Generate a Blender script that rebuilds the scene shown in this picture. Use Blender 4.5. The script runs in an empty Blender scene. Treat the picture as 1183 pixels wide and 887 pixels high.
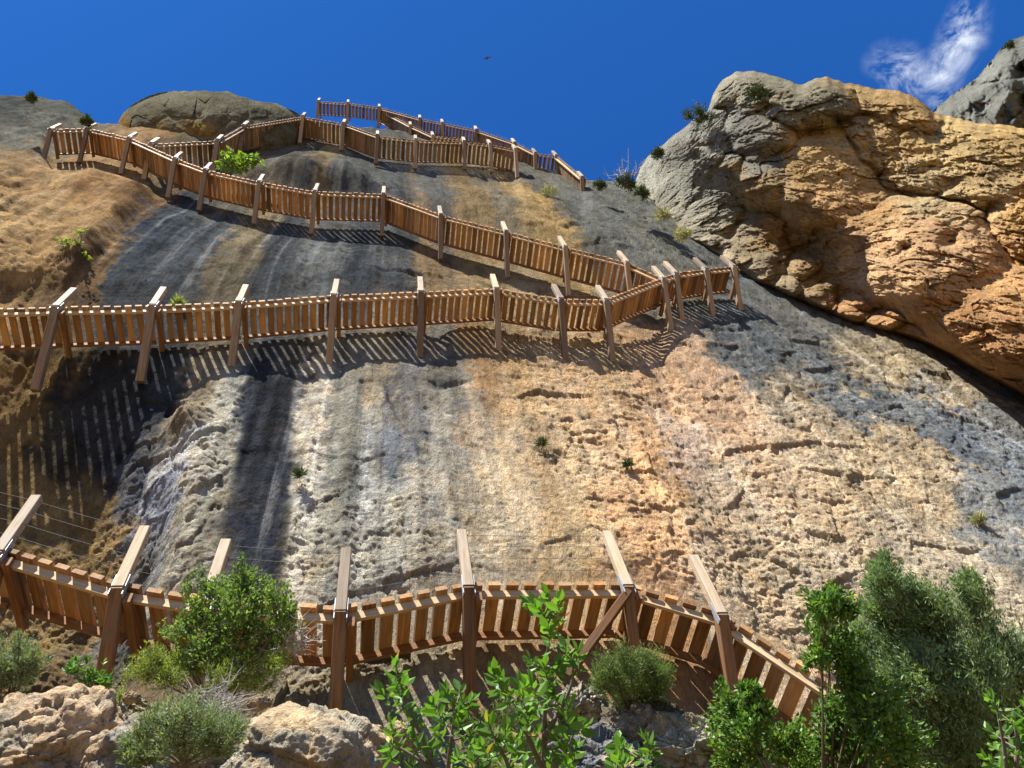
import bpy, math, random
import numpy as np
rng = np.random.default_rng(7); random.seed(7)
SC = bpy.context.scene; COL = SC.collection
# ------------------------------------------------------------------ camera
f = 850.; ZX, ZY = 455., -20.
_d = np.array([ZX-591.5, 443.5-ZY]); _L = np.hypot(*_d)
PITCH = math.pi/2 - math.atan(_L/f); ROLL = math.atan2(-_d[0], _d[1])
CF = np.array([0, math.cos(PITCH), math.sin(PITCH)])
_u0 = np.array([0, -math.sin(PITCH), math.cos(PITCH)]); _r0 = np.array([1., 0, 0])
CR = math.cos(ROLL)*_r0 - math.sin(ROLL)*_u0
CU = math.sin(ROLL)*_r0 + math.cos(ROLL)*_u0
CAM = np.array([0, 0, 1.6])
def ray(x, y):
    x = np.asarray(x, float); y = np.asarray(y, float)
    return CF + (x-591.5)[..., None]/f*CR + (443.5-y)[..., None]/f*CU
def PW(x, y, depth): return CAM + ray(x, y)*np.asarray(depth, float)[..., None]
def rowray(x, y): return ray(np.array(x), np.array(y))
cam = bpy.data.cameras.new('camera'); co = bpy.data.objects.new('camera', cam); COL.objects.link(co)
from mathutils import Matrix, Vector
M = Matrix(((CR[0], CU[0], -CF[0], CAM[0]), (CR[1], CU[1], -CF[1], CAM[1]), (CR[2], CU[2], -CF[2], CAM[2]), (0, 0, 0, 1)))
co.matrix_world = M
cam.sensor_width = 36; cam.lens = 36*f/1183; cam.clip_start = .05; cam.clip_end = 5000
SC.camera = co
# ------------------------------------------------------------------ wall plane (through the outer deck edges)
def Wl(x, y): return .0526 + .000147*(y-345) - .00002*(x-450)
_pts = [(0, 0), (1000, 0), (0, 1000)]
G = np.linalg.solve(np.array([rowray(*q) for q in _pts]), np.array([Wl(*q) for q in _pts]))
D0 = 1/np.linalg.norm(G); N = G*D0                    # N points from the camera into the rock
NH = np.array([N[0], N[1], 0]); NH /= np.linalg.norm(NH)
TH = np.array([NH[1], -NH[0], 0.])                    # along the wall, to the right
def depth_plane(x, y, off): return (D0+off)/(ray(x, y)@N)
# ------------------------------------------------------------------ numpy noise
_perm = rng.permutation(256).astype(np.int32); _perm = np.concatenate([_perm, _perm, _perm])
_g = rng.normal(size=(256, 3)).astype(np.float32); _g /= np.linalg.norm(_g, axis=1)[:, None]
def perlin(p):
    p = np.asarray(p, np.float32); i = np.floor(p).astype(np.int32); fr = p-i; i &= 255
    u = fr*fr*fr*(fr*(fr*6-15)+10); out = 0
    for dx in (0, 1):
        wx = u[:, 0] if dx else 1-u[:, 0]; a = _perm[(i[:, 0]+dx) & 255]
        for dy in (0, 1):
            wy = u[:, 1] if dy else 1-u[:, 1]; b = _perm[a+((i[:, 1]+dy) & 255)]
            for dz in (0, 1):
                wz = u[:, 2] if dz else 1-u[:, 2]; g = _g[_perm[b+((i[:, 2]+dz) & 255)] & 255]
                out = out + wx*wy*wz*((fr[:, 0]-dx)*g[:, 0]+(fr[:, 1]-dy)*g[:, 1]+(fr[:, 2]-dz)*g[:, 2])
    return out*1.6
def fbm(p, o=4, gain=.5):
    s = 0; a = 1.
    for k in range(o): s = s+a*perlin(p*2.03**k+17.3*k); a *= gain
    return s
def ridged(p, o=4, gain=.5):
    s = 0; a = 1.
    for k in range(o): s = s+a*(1-2*np.abs(perlin(p*2.03**k+31.7*k))); a *= gain
    return s
def sm(a, b, x): t = np.clip((x-a)/(b-a), 0, 1); return t*t*(3-2*t)
def worley(p):                                        # F1, F2 and a random value of the nearest cell
    p = np.asarray(p, np.float32); i = np.floor(p).astype(np.int32); fr = p-i
    f1 = np.full(len(p), 9., np.float32); f2 = f1.copy(); cid = np.zeros(len(p), np.int32); vec = np.zeros_like(p)
    for dx in (-1, 0, 1):
        for dy in (-1, 0, 1):
            for dz in (-1, 0, 1):
                h = _perm[_perm[_perm[(i[:, 0]+dx) & 255]+((i[:, 1]+dy) & 255)]+((i[:, 2]+dz) & 255)]
                o = np.stack([_perm[h], _perm[h+7], _perm[h+19]], 1).astype(np.float32)/255*.9+.05
                dv = fr-(o+np.array([dx, dy, dz], np.float32)); dd = np.sqrt((dv**2).sum(1))
                m = dd < f1
                f2 = np.where(m, f1, np.minimum(f2, dd)); cid = np.where(m, h, cid); vec = np.where(m[:, None], dv, vec); f1 = np.where(m, dd, f1)
    return f1, f2, cid, vec
def blocks(p):                                        # faceted, broken rock: every cell a tilted face
    f1, f2, cid, v = worley(p)
    t = _g[cid & 255]
    return (v*t).sum(1)*1.3 - .35*np.exp(-((f2-f1)/.06)**2) + _g[(cid+9) & 255, 0]*.25
# ------------------------------------------------------------------ materials
def newmat(name):
    m = bpy.data.materials.new(name); m.use_nodes = True; nt = m.node_tree; nt.nodes.clear()
    out = nt.nodes.new('ShaderNodeOutputMaterial'); b = nt.nodes.new('ShaderNodeBsdfPrincipled')
    nt.links.new(b.outputs[0], out.inputs[0]); return m, nt, b
def nd(nt, t, **k):
    n = nt.nodes.new(t)
    for a, v in k.items():
        if a.startswith('i_'): n.inputs[a[2:].replace('_', ' ')].default_value = v
        else: setattr(n, a, v)
    return n
def lk(nt, a, b): nt.links.new(a, b)
def ramp(nt, fac, stops):
    r = nt.nodes.new('ShaderNodeValToRGB'); e = r.color_ramp.elements
    while len(e) < len(stops): e.new(.5)
    for q, (p, c) in zip(e, stops): q.position = p; q.color = (*c, 1) if len(c) == 3 else c
    lk(nt, fac, r.inputs[0]); return r.outputs[0]
def mixc(nt, a, b, fac, mode='MIX'):
    m = nt.nodes.new('ShaderNodeMix'); m.data_type = 'RGBA'; m.blend_type = mode
    for s, v in ((m.inputs[6], a), (m.inputs[7], b), (m.inputs[0], fac)):
        if hasattr(v, 'is_linked') or hasattr(v, 'links'): lk(nt, v, s)
        else: s.default_value = (*v, 1) if isinstance(v, tuple) else v
    return m.outputs[2]
def g3(v): return (v, v, v)
def rock_material(name, scale=1., stretch=(1, 1, 1), bump=1.):
    m, nt, b = newmat(name)
    at = nd(nt, 'ShaderNodeAttribute', attribute_name='col')
    tc = nd(nt, 'ShaderNodeTexCoord'); mp = nd(nt, 'ShaderNodeMapping'); mp.inputs['Scale'].default_value = tuple(scale*s for s in stretch)
    lk(nt, tc.outputs['Object'], mp.inputs[0]); v = mp.outputs[0]
    n1 = nd(nt, 'ShaderNodeTexNoise', i_Scale=1.1, i_Detail=9., i_Roughness=.68); lk(nt, v, n1.inputs['Vector'])
    n2 = nd(nt, 'ShaderNodeTexNoise', i_Scale=6., i_Detail=8., i_Roughness=.7, i_Distortion=.6); lk(nt, v, n2.inputs['Vector'])
    n3 = nd(nt, 'ShaderNodeTexNoise', i_Scale=28., i_Detail=4., i_Roughness=.65); lk(nt, v, n3.inputs['Vector'])
    vo = nd(nt, 'ShaderNodeTexVoronoi', i_Scale=2.6, feature='DISTANCE_TO_EDGE'); 
    wv = mixc(nt, v, n2.outputs['Color'], .12); lk(nt, wv, vo.inputs['Vector'])
    c = mixc(nt, at.outputs['Color'], ramp(nt, n1.outputs[0], [(.3, g3(.62)), (.5, g3(1.)), (.7, g3(1.32))]), 1., 'MULTIPLY')
    c = mixc(nt, c, ramp(nt, n2.outputs[0], [(.30, (.50, .49, .50)), (.42, g3(.92)), (.68, (1.3, 1.25, 1.16))]), .85, 'MULTIPLY')
    c = mixc(nt, c, ramp(nt, n3.outputs[0], [(.3, g3(.7)), (.6, g3(1.12))]), .6, 'MULTIPLY')
    n4 = nd(nt, 'ShaderNodeTexNoise', i_Scale=2.7, i_Detail=7., i_Roughness=.75); lk(nt, v, n4.inputs['Vector'])
    c = mixc(nt, c, ramp(nt, n4.outputs[0], [(.36, (.88, .95, 1.06)), (.5, g3(1.)), (.64, (1.10, 1.0, .87))]), .8, 'MULTIPLY')
    n5 = nd(nt, 'ShaderNodeTexNoise', i_Scale=17., i_Detail=6., i_Roughness=.8); lk(nt, v, n5.inputs['Vector'])
    c = mixc(nt, c, ramp(nt, n5.outputs[0], [(.34, g3(.42)), (.42, g3(1.)), (.62, g3(1.)), (.72, g3(1.45))]), .75, 'MULTIPLY')
    lk(nt, c, b.inputs['Base Color']); b.inputs['Roughness'].default_value = .92
    b.inputs['Specular IOR Level'].default_value = 0.
    cr = ramp(nt, vo.outputs[0], [(0., g3(0.)), (.05, g3(1.))])
    a1 = nd(nt, 'ShaderNodeMath', operation='MULTIPLY_ADD'); lk(nt, n2.outputs[0], a1.inputs[0]); a1.inputs[1].default_value = .22
    s2 = nd(nt, 'ShaderNodeMath', operation='MULTIPLY'); lk(nt, n3.outputs[0], s2.inputs[0]); s2.inputs[1].default_value = .07
    lk(nt, s2.outputs[0], a1.inputs[2])
    a3 = nd(nt, 'ShaderNodeMath', operation='MULTIPLY_ADD'); lk(nt, cr, a3.inputs[0]); a3.inputs[1].default_value = .012; lk(nt, a1.outputs[0], a3.inputs[2])
    bp = nd(nt, 'ShaderNodeBump', i_Strength=.9, i_Distance=bump/scale); lk(nt, a3.outputs[0], bp.inputs['Height']); lk(nt, bp.outputs[0], b.inputs['Normal'])
    return m
def wood_material(name, dark, light, grey, greyamt):
    m, nt, b = newmat(name)
    at = nd(nt, 'ShaderNodeAttribute', attribute_name='grain'); ti = nd(nt, 'ShaderNodeAttribute', attribute_name='tint')
    mp = nd(nt, 'ShaderNodeMapping'); mp.inputs['Scale'].default_value = (1.6, 26, 26); lk(nt, at.outputs['Vector'], mp.inputs[0])
    n = nd(nt, 'ShaderNodeTexNoise', i_Scale=1., i_Detail=5., i_Roughness=.6, i_Distortion=.4); lk(nt, mp.outputs[0], n.inputs['Vector'])
    mp2 = nd(nt, 'ShaderNodeMapping'); mp2.inputs['Scale'].default_value = (2.2, 4, 4); lk(nt, at.outputs['Vector'], mp2.inputs[0])
    n2 = nd(nt, 'ShaderNodeTexNoise', i_Scale=1., i_Detail=5., i_Roughness=.65); lk(nt, mp2.outputs[0], n2.inputs['Vector'])
    c = ramp(nt, n.outputs[0], [(.3, dark), (.68, light)])
    c = mixc(nt, c, grey, ramp(nt, n2.outputs[0], [(.42, g3(0.)), (.75, g3(greyamt))]))
    c = mixc(nt, c, ramp(nt, ti.outputs['Fac'], [(0., (.5, .48, .48)), (.5, g3(1.)), (1., (1.45, 1.38, 1.25))]), 1., 'MULTIPLY')
    lk(nt, c, b.inputs['Base Color']); b.inputs['Roughness'].default_value = .7; b.inputs['Specular IOR Level'].default_value = .12
    bp = nd(nt, 'ShaderNodeBump', i_Strength=.5, i_Distance=.006); lk(nt, n.outputs[0], bp.inputs['Height']); lk(nt, bp.outputs[0], b.inputs['Normal'])
    return m
def plain(name, c, rough=.6, metal=0.):
    m, nt, b = newmat(name)
    n = nd(nt, 'ShaderNodeTexNoise', i_Scale=14., i_Detail=4.)
    lk(nt, mixc(nt, tuple(q*.75 for q in c), tuple(min(1, q*1.25) for q in c), n.outputs[0]), b.inputs['Base Color'])
    b.inputs['Roughness'].default_value = rough; b.inputs['Metallic'].default_value = metal; return m
def leaf_material(name, dark, light, rough=.5, trans=.35, yellow=None):
    m, nt, b = newmat(name)
    ti = nd(nt, 'ShaderNodeAttribute', attribute_name='tint')
    st = [(0., dark), (.85, light)] + ([(.97, light), (1., yellow)] if yellow else [])
    c = ramp(nt, ti.outputs['Fac'], st)
    lk(nt, c, b.inputs['Base Color']); b.inputs['Roughness'].default_value = rough+.12; b.inputs['Specular IOR Level'].default_value = .22
    tr = nt.nodes.new('ShaderNodeBsdfTranslucent'); lk(nt, mixc(nt, c, (1.2, 1.35, .5), 1., 'MULTIPLY'), tr.inputs[0])
    mx = nt.nodes.new('ShaderNodeMixShader'); mx.inputs[0].default_value = trans
    lk(nt, b.outputs[0], mx.inputs[1]); lk(nt, tr.outputs[0], mx.inputs[2])
    lk(nt, mx.outputs[0], [n for n in nt.nodes if n.type == 'OUTPUT_MATERIAL'][0].inputs[0]); return m
MR = rock_material('limestone', 1., (1, 1, .45), 1.)
MRf = rock_material('rough_limestone', .9, (1, 1, 1), 1.3)
MRn = rock_material('near_limestone', 2.2, (1, 1, 1), 1.)
M_plank = wood_material('larch_plank', (.20, .098, .036), (.46, .25, .10), (.30, .24, .17), .8)
M_edge = wood_material('sunlit_edge_beam', (.27, .17, .085), (.48, .34, .19), (.40, .33, .24), .7)  # outer stringers: sunlight on their face put into a lighter wood colour
M_plankd = wood_material('dark_plank', (.13, .075, .038), (.31, .19, .10), (.23, .185, .14), .7)
M_post = wood_material('weathered_post', (.22, .16, .10), (.42, .325, .215), (.35, .31, .255), .85)
M_beam = wood_material('brown_beam', (.12, .055, .022), (.29, .145, .06), (.18, .14, .10), .5)
M_beamw = wood_material('weathered_beam', (.15, .10, .06), (.30, .205, .125), (.23, .195, .155), .8)
M_steel = plain('galvanised_steel', (.36, .37, .39), .6, .6)
M_cable = plain('steel_cable', (.10, .095, .09), .9, 0.)
M_bark = plain('bark', (.12, .09, .065), .9)
M_dead = plain('dead_twig', (.36, .33, .30), .9)
L_jun = leaf_material('juniper_green', (.07, .115, .05), (.25, .33, .15), .6, .3)
L_ever = leaf_material('mid_green', (.055, .095, .028), (.21, .30, .085), .5, .4)
L_junp = leaf_material('grey_green', (.09, .12, .06), (.26, .31, .17), .6, .3)
L_oak = leaf_material('glossy_dark_green', (.035, .085, .02), (.17, .28, .055), .35, .35, (.5, .32, .03))
L_arb = leaf_material('bright_green', (.03, .085, .016), (.13, .25, .042), .30, .4, (.30, .28, .06))
L_fine = leaf_material('fine_dark_green', (.06, .09, .03), (.17, .23, .07), .6, .3)
L_yel = leaf_material('yellow_green', (.12, .16, .035), (.30, .35, .08), .6, .35)
L_dark = leaf_material('skyline_green', (.03, .045, .018), (.08, .11, .035), .7, .2)
L_fig = leaf_material('lime_green', (.09, .16, .02), (.22, .33, .045), .5, .4)
L_dry = leaf_material('dry_grass', (.20, .19, .09), (.40, .38, .18), .7, .2)
# ------------------------------------------------------------------ mesh helpers
def mesh_obj(name, V, F, mat, parent=None, attrs=None, smooth=False):
    """V (n,3); F list of arrays (k,3|4)"""
    me = bpy.data.meshes.new(name); V = np.asarray(V, np.float32)
    if not isinstance(F, list): F = [F]
    F = [np.asarray(a, np.int32) for a in F if len(a)]
    me.vertices.add(len(V)); me.vertices.foreach_set('co', V.ravel())
    lv = np.concatenate([a.ravel() for a in F]); tot = np.concatenate([np.full(len(a), a.shape[1], np.int32) for a in F])
    me.loops.add(len(lv)); me.loops.foreach_set('vertex_index', lv)
    me.polygons.add(len(tot)); me.polygons.foreach_set('loop_start', np.concatenate([[0], np.cumsum(tot)[:-1]]).astype(np.int32))
    try: me.polygons.foreach_set('loop_total', tot)
    except Exception: pass
    me.polygons.foreach_set('use_smooth', np.full(len(tot), smooth))
    me.update(calc_edges=True)
    for k, (typ, dat) in (attrs or {}).items():
        a = me.attributes.new(k, typ, 'POINT')
        if typ == 'FLOAT': a.data.foreach_set('value', np.asarray(dat, np.float32).ravel())
        elif typ == 'FLOAT_VECTOR': a.data.foreach_set('vector', np.asarray(dat, np.float32).ravel())
        else: a.data.foreach_set('color', np.asarray(dat, np.float32).ravel())
    me.materials.append(mat)
    o = bpy.data.objects.new(name, me); COL.objects.link(o)
    if parent is not None: put_under(o, parent)
    return o
def put_under(o, parent):
    o.parent = parent
    o.matrix_parent_inverse = Matrix.Translation(-Vector(parent.location))
def tag(o, label=None, cat=None, group=None, kind=None):
    if label: o['label'] = label
    if cat: o['category'] = cat
    if group: o['group'] = group
    if kind: o['kind'] = kind
    return o
def thing(name, label, cat, loc=(0, 0, 0), group=None):
    o = bpy.data.objects.new(name, None); COL.objects.link(o); o.location = tuple(float(q) for q in loc); o.empty_display_size = .3
    return tag(o, label, cat, group)
class MB:
    def __init__(s): s.V = []; s.F = []; s.g = []; s.t = []; s.n = 0
    def beam(s, p0, p1, w, h, up=(0, 0, 1), tint=None, jit=0.):
        p0 = np.asarray(p0, float); p1 = np.asarray(p1, float); a = p1-p0; L = np.linalg.norm(a); a = a/L
        up = np.asarray(up, float); side = np.cross(a, up); side /= np.linalg.norm(side); u = np.cross(side, a)
        tn = np.clip(rng.normal(.47, .27), 0, 1) if tint is None else tint; off = rng.uniform(0, 50, 3)
        b = min(w, h)*.07
        prof = [(-w/2+b, -h/2), (w/2-b, -h/2), (w/2, -h/2+b), (w/2, h/2-b), (w/2-b, h/2), (-w/2+b, h/2), (-w/2, h/2-b), (-w/2, -h/2+b)]
        for q, l in ((p0, 0), (p1, L)):
            for (x, z) in prof:
                s.V.append(q+side*x+u*z); s.g.append(np.array([l, x, z])+off); s.t.append(tn)
        k = s.n
        for i in range(8): j = (i+1) % 8; s.F.append((k+i, k+j, k+8+j, k+8+i))
        s.F.append(tuple(k+i for i in range(7, -1, -1))); s.F.append(tuple(k+8+i for i in range(8))); s.n += 16
    def build(s, name, mat, parent=None):
        q4 = [q for q in s.F if len(q) == 4]; q8 = [q for q in s.F if len(q) == 8]
        return mesh_obj(name, np.array(s.V), [np.array(q4), np.array(q8)], mat, parent,
                        {'grain': ('FLOAT_VECTOR', np.array(s.g)), 'tint': ('FLOAT', np.array(s.t))})
class TB:                                             # tapered tubes
    def __init__(s, k=5): s.V = []; s.F = []; s.n = 0; s.k = k
    def tube(s, P, R):
        P = np.asarray(P, float); k = s.k; R = np.broadcast_to(R, len(P))
        T = np.gradient(P, axis=0); T /= np.linalg.norm(T, axis=1)[:, None]+1e-9
        ref = np.array([.31, .77, .55]); a = np.cross(T, ref); a /= np.linalg.norm(a, axis=1)[:, None]+1e-9; b = np.cross(T, a)
        th = np.arange(k)*2*math.pi/k
        V = P[:, None]+R[:, None, None]*(np.cos(th)[None, :, None]*a[:, None]+np.sin(th)[None, :, None]*b[:, None])
        s.V.append(V.reshape(-1, 3)); i = np.arange(len(P)-1)[:, None]*k+np.arange(k)[None]; j = np.arange(len(P)-1)[:, None]*k+(np.arange(k)[None]+1) % k
        s.F.append((s.n+np.stack([i, j, j+k, i+k], -1)).reshape(-1, 4)); s.n += len(P)*k
    def build(s, name, mat, parent=None): return mesh_obj(name, np.concatenate(s.V), np.concatenate(s.F), mat, parent, smooth=True)
# ------------------------------------------------------------------ rock colours (albedo zones of the stone: stains, seeps, ochre)
ALB = .60
def lin(c):
    c = np.asarray(c, float)/255; return np.where(c <= .04045, c/12.92, ((c+.055)/1.055)**2.4)*ALB*np.array([.955, 1.02, .985])
MAINC = [(0,120,96,97,95),(60,125,108,107,100),(30,165,135,130,120),(0,200,160,128,90),(60,210,180,140,95),(130,215,175,130,85),(40,260,190,150,100),(110,270,178,138,92),(20,320,180,140,90),(150,245,140,105,70),(100,330,130,100,70),
(200,240,85,90,98),(170,280,70,75,85),(130,320,75,80,88),(220,290,95,98,104),(200,330,80,82,88),(290,270,150,130,100),(270,320,125,110,90),(330,260,90,92,98),(320,320,85,87,92),(380,280,100,98,98),(375,300,140,140,140),(420,300,80,82,88),(460,290,90,90,92),(500,320,155,125,90),(560,320,170,140,100),(600,310,170,145,110),
(340,200,105,98,90),(370,190,150,130,100),(300,170,120,105,85),(240,150,130,115,90),(450,200,110,110,112),(500,210,115,112,110),(560,215,140,125,105),(560,235,160,130,90),(620,215,120,115,108),(630,240,195,155,95),(680,240,120,118,115),(740,240,125,122,115),(700,280,120,118,112),(780,310,130,126,118),(640,265,185,150,95),(650,205,130,125,115),(450,165,115,110,100),(340,145,120,115,105),
(850,340,120,120,122),(900,350,125,120,115),(870,400,112,114,117),(950,420,120,120,122),(1000,470,118,118,120),(1060,480,125,125,128),(1100,500,110,112,120),(1183,560,130,132,138),(1150,590,140,137,135),(930,480,170,148,122),(1183,480,125,123,122),(1020,430,180,157,125),(1100,450,170,150,125),
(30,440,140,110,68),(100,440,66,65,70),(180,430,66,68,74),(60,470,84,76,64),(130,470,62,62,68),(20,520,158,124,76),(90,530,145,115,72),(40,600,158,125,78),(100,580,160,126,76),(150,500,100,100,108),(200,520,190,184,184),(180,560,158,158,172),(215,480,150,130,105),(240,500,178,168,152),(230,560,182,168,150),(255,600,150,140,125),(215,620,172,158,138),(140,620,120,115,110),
(295,470,70,72,80),(280,560,62,65,76),(300,620,72,75,86),(318,560,72,75,82),(330,455,95,92,90),(355,480,192,174,154),(347,560,188,174,158),(350,640,178,163,143),(390,470,145,136,125),(400,540,130,125,116),(390,620,145,136,124),(430,640,158,148,134),
(440,430,165,146,122),(455,520,125,124,128),(470,450,125,118,115),(520,430,135,126,116),(500,520,175,161,146),(480,600,165,153,140),(540,480,175,150,125),(450,580,190,182,170),
(560,420,170,130,90),(600,440,190,150,105),(650,430,195,157,118),(700,420,205,165,120),(640,520,205,170,130),(600,580,197,167,132),(560,600,190,167,138),(700,500,202,162,122),(760,430,212,164,122),(750,540,214,162,112),(740,600,212,160,112),(820,450,208,164,128),(800,520,198,165,142),(850,560,195,167,138),(820,620,200,167,133),(900,500,200,167,133),(860,480,210,166,130),(960,560,196,167,133),(930,640,200,171,138),(1050,600,186,161,132),(1100,650,190,167,138),(1150,690,195,171,142),(650,630,202,167,122),(560,650,186,162,133),(880,700,190,161,128),(480,660,166,151,132),(1000,520,195,165,128),(1060,550,190,160,125),
(50,740,140,110,80),(150,740,130,105,80),(300,760,140,124,102),(450,770,150,134,112),(600,760,160,128,92),(780,780,175,125,80),(950,780,190,160,125),(1150,800,190,165,135)]
BUTC = [(790,190,130,126,118),(760,200,135,131,122),(850,100,145,136,120),(830,150,125,122,117),(900,110,140,131,112),(960,120,137,128,108),(1000,120,168,135,88),(1050,130,190,150,95),(870,170,128,124,116),(930,190,185,145,92),(1000,180,200,160,105),(1100,170,200,165,108),(1183,180,200,160,98),(850,240,142,132,116),(890,230,165,137,98),(820,220,135,132,124),(900,270,172,134,86),(980,240,205,155,100),(1080,220,192,162,118),(1150,220,195,160,110),(1183,240,207,155,86),(880,310,152,132,106),(940,300,165,132,92),(1050,300,220,168,118),(1000,310,212,167,122),(1100,280,205,158,112),(1150,320,205,150,96),(1100,370,190,135,82),(1183,400,180,128,80),(1000,360,182,134,88),(830,300,170,150,125),(850,330,160,140,112),(800,260,140,132,118)]
def paint(px, py, table, ang=420., pw=3.2, warp=None, strt=.55):
    T = np.array(table, float); c = lin(T[:, 2:])
    def pol(x, y):
        dx = x-ZX; dy = y-ZY; return np.arctan2(dx, dy)*ang, np.hypot(dx, dy)
    a, r = pol(px, py); ta, tr = pol(T[:, 0], T[:, 1])
    if warp is not None: a = a+warp[0]; r = r+warp[1]
    num = np.zeros((len(px), 3)); den = np.zeros(len(px))
    for k in range(len(T)):
        # seeps and stains run down the fall line, so a colour reaches further along it than across it
        d2 = ((a-ta[k])*(1.25))**2+((r-tr[k])*strt)**2+9; w = d2**(-pw/2*1.9)
        num += w[:, None]*c[k]; den += w
    return num/den[:, None]
def rbf(table):
    T = np.array(table, float); n = len(T); P = T[:, :2]/100
    K = np.linalg.norm(P[:, None]-P[None], axis=2); A = np.zeros((n+3, n+3)); A[:n, :n] = K; A[:n, n:] = np.c_[np.ones(n), P]; A[n:, :n] = A[:n, n:].T
    s = np.linalg.solve(A, np.r_[T[:, 2], 0, 0, 0])
    def ev(x, y):
        q = np.stack([x, y], 1)/100; o = s[n]+q@s[n+1:]
        for k in range(n): o = o+s[k]*np.hypot(q[:, 0]-P[k, 0], q[:, 1]-P[k, 1])
        return o
    return ev
def gauss(px, py, cx, cy, rx, ry, rot=0.):
    c, s = math.cos(math.radians(rot)), math.sin(math.radians(rot)); dx = px-cx; dy = py-cy
    u = (dx*c+dy*s)/rx; v = (-dx*s+dy*c)/ry; return np.exp(-(u*u+v*v))
def sheet(name, label_kind, sky, bot, nx, ny, fn, mat, back=8., curl=(8, 1.5), mode='down', skysm=1.2):
    """a rock face: columns between the skyline and the bottom line, fn gives depth, normal push and colour; wraps over the top"""
    S = np.array(sky, float); B = np.array(bot, float)
    x = np.linspace(S[0, 0], S[-1, 0], nx); ys = np.interp(x, S[:, 0], S[:, 1]); yb = np.interp(x, B[:, 0], B[:, 1])
    k = max(1, int(skysm/((S[-1, 0]-S[0, 0])/nx))); ker = np.ones(2*k+1)/(2*k+1); ys = np.convolve(np.pad(ys, k, 'edge'), ker, 'valid')
    ys = ys+1.6*perlin(np.c_[x/9, x*0, x*0+3.3])+2.5*perlin(np.c_[x/34, x*0, x*0+8.3])
    t = np.linspace(0, 1, ny)**1.05
    X = np.repeat(x[None], ny, 0).ravel(); Y = (ys[None]*(1-t[:, None])+yb[None]*t[:, None]).ravel(); DS = (Y-np.tile(ys, ny)); DB = np.tile(yb, ny)-Y
    P, col = fn(X, Y, DS, DB)
    P = P.reshape(ny, nx, 3); col = col.reshape(ny, nx, 3)
    # over the top and back down: gives the rock its thickness
    nb = 14; top = []; hd = NH*.97+TH*.1
    for i in range(nb, 0, -1):
        s = (i/nb)**1.6*back; w = P[0]+hd*s; w[:, 2] -= s*.55+.15*s*s/back*2; top.append(w)
    P = np.concatenate([np.array(top), P]); col = np.concatenate([np.repeat(col[:1], nb, 0), col]); n = nx; mrows = ny+nb
    i = np.arange(mrows-1)[:, None]*n+np.arange(n-1)[None]
    Fq = np.stack([i, i+1, i+n+1, i+n], -1).reshape(-1, 4)
    C4 = np.c_[col.reshape(-1, 3), np.ones(n*mrows)]
    o = mesh_obj(name, P.reshape(-1, 3), Fq, mat, attrs={'col': ('FLOAT_COLOR', C4)}, smooth=True)
    return o
# ------------------------------------------------------------------ walkway traces: where the outer deck edge meets each post
FL = dict(
 low=[(-150,598),(3,640),(140,681),(240,698),(394,708),(540,680),(722,679),(829,711),(962,798),(1075,905)],
 mid=[(-45,361),(67,358),(178,356),(277,352),(386,344),(486,340),(573,336),(647,348),(699,349),(779,318),(814,313),(846,310)],
 upper=[(60,151),(102,150),(150,161),(203,185),(238,198),(300,212),(364,223),(443,226),(509,250),(584,269),(652,287),(723,305),(765,324)],
 back=[(176,168),(252,164),(282,147),(350,136),(397,144),(436,158),(480,163),(536,165),(566,168),(595,174)],
 link=[(438,127),(474,146),(500,158),(536,161)],
 top=[(368,118),(402,120),(438,125),(485,138),(511,143),(550,151),(594,166),(618,178),(642,181),(672,206)])
def outer(x, y, off=0.): return PW(np.array(float(x)), np.array(float(y)), depth_plane(x, y, off))
FOFF = dict(low=0., mid=0., upper=0., back=.15, link=.9, top=.6)
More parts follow.
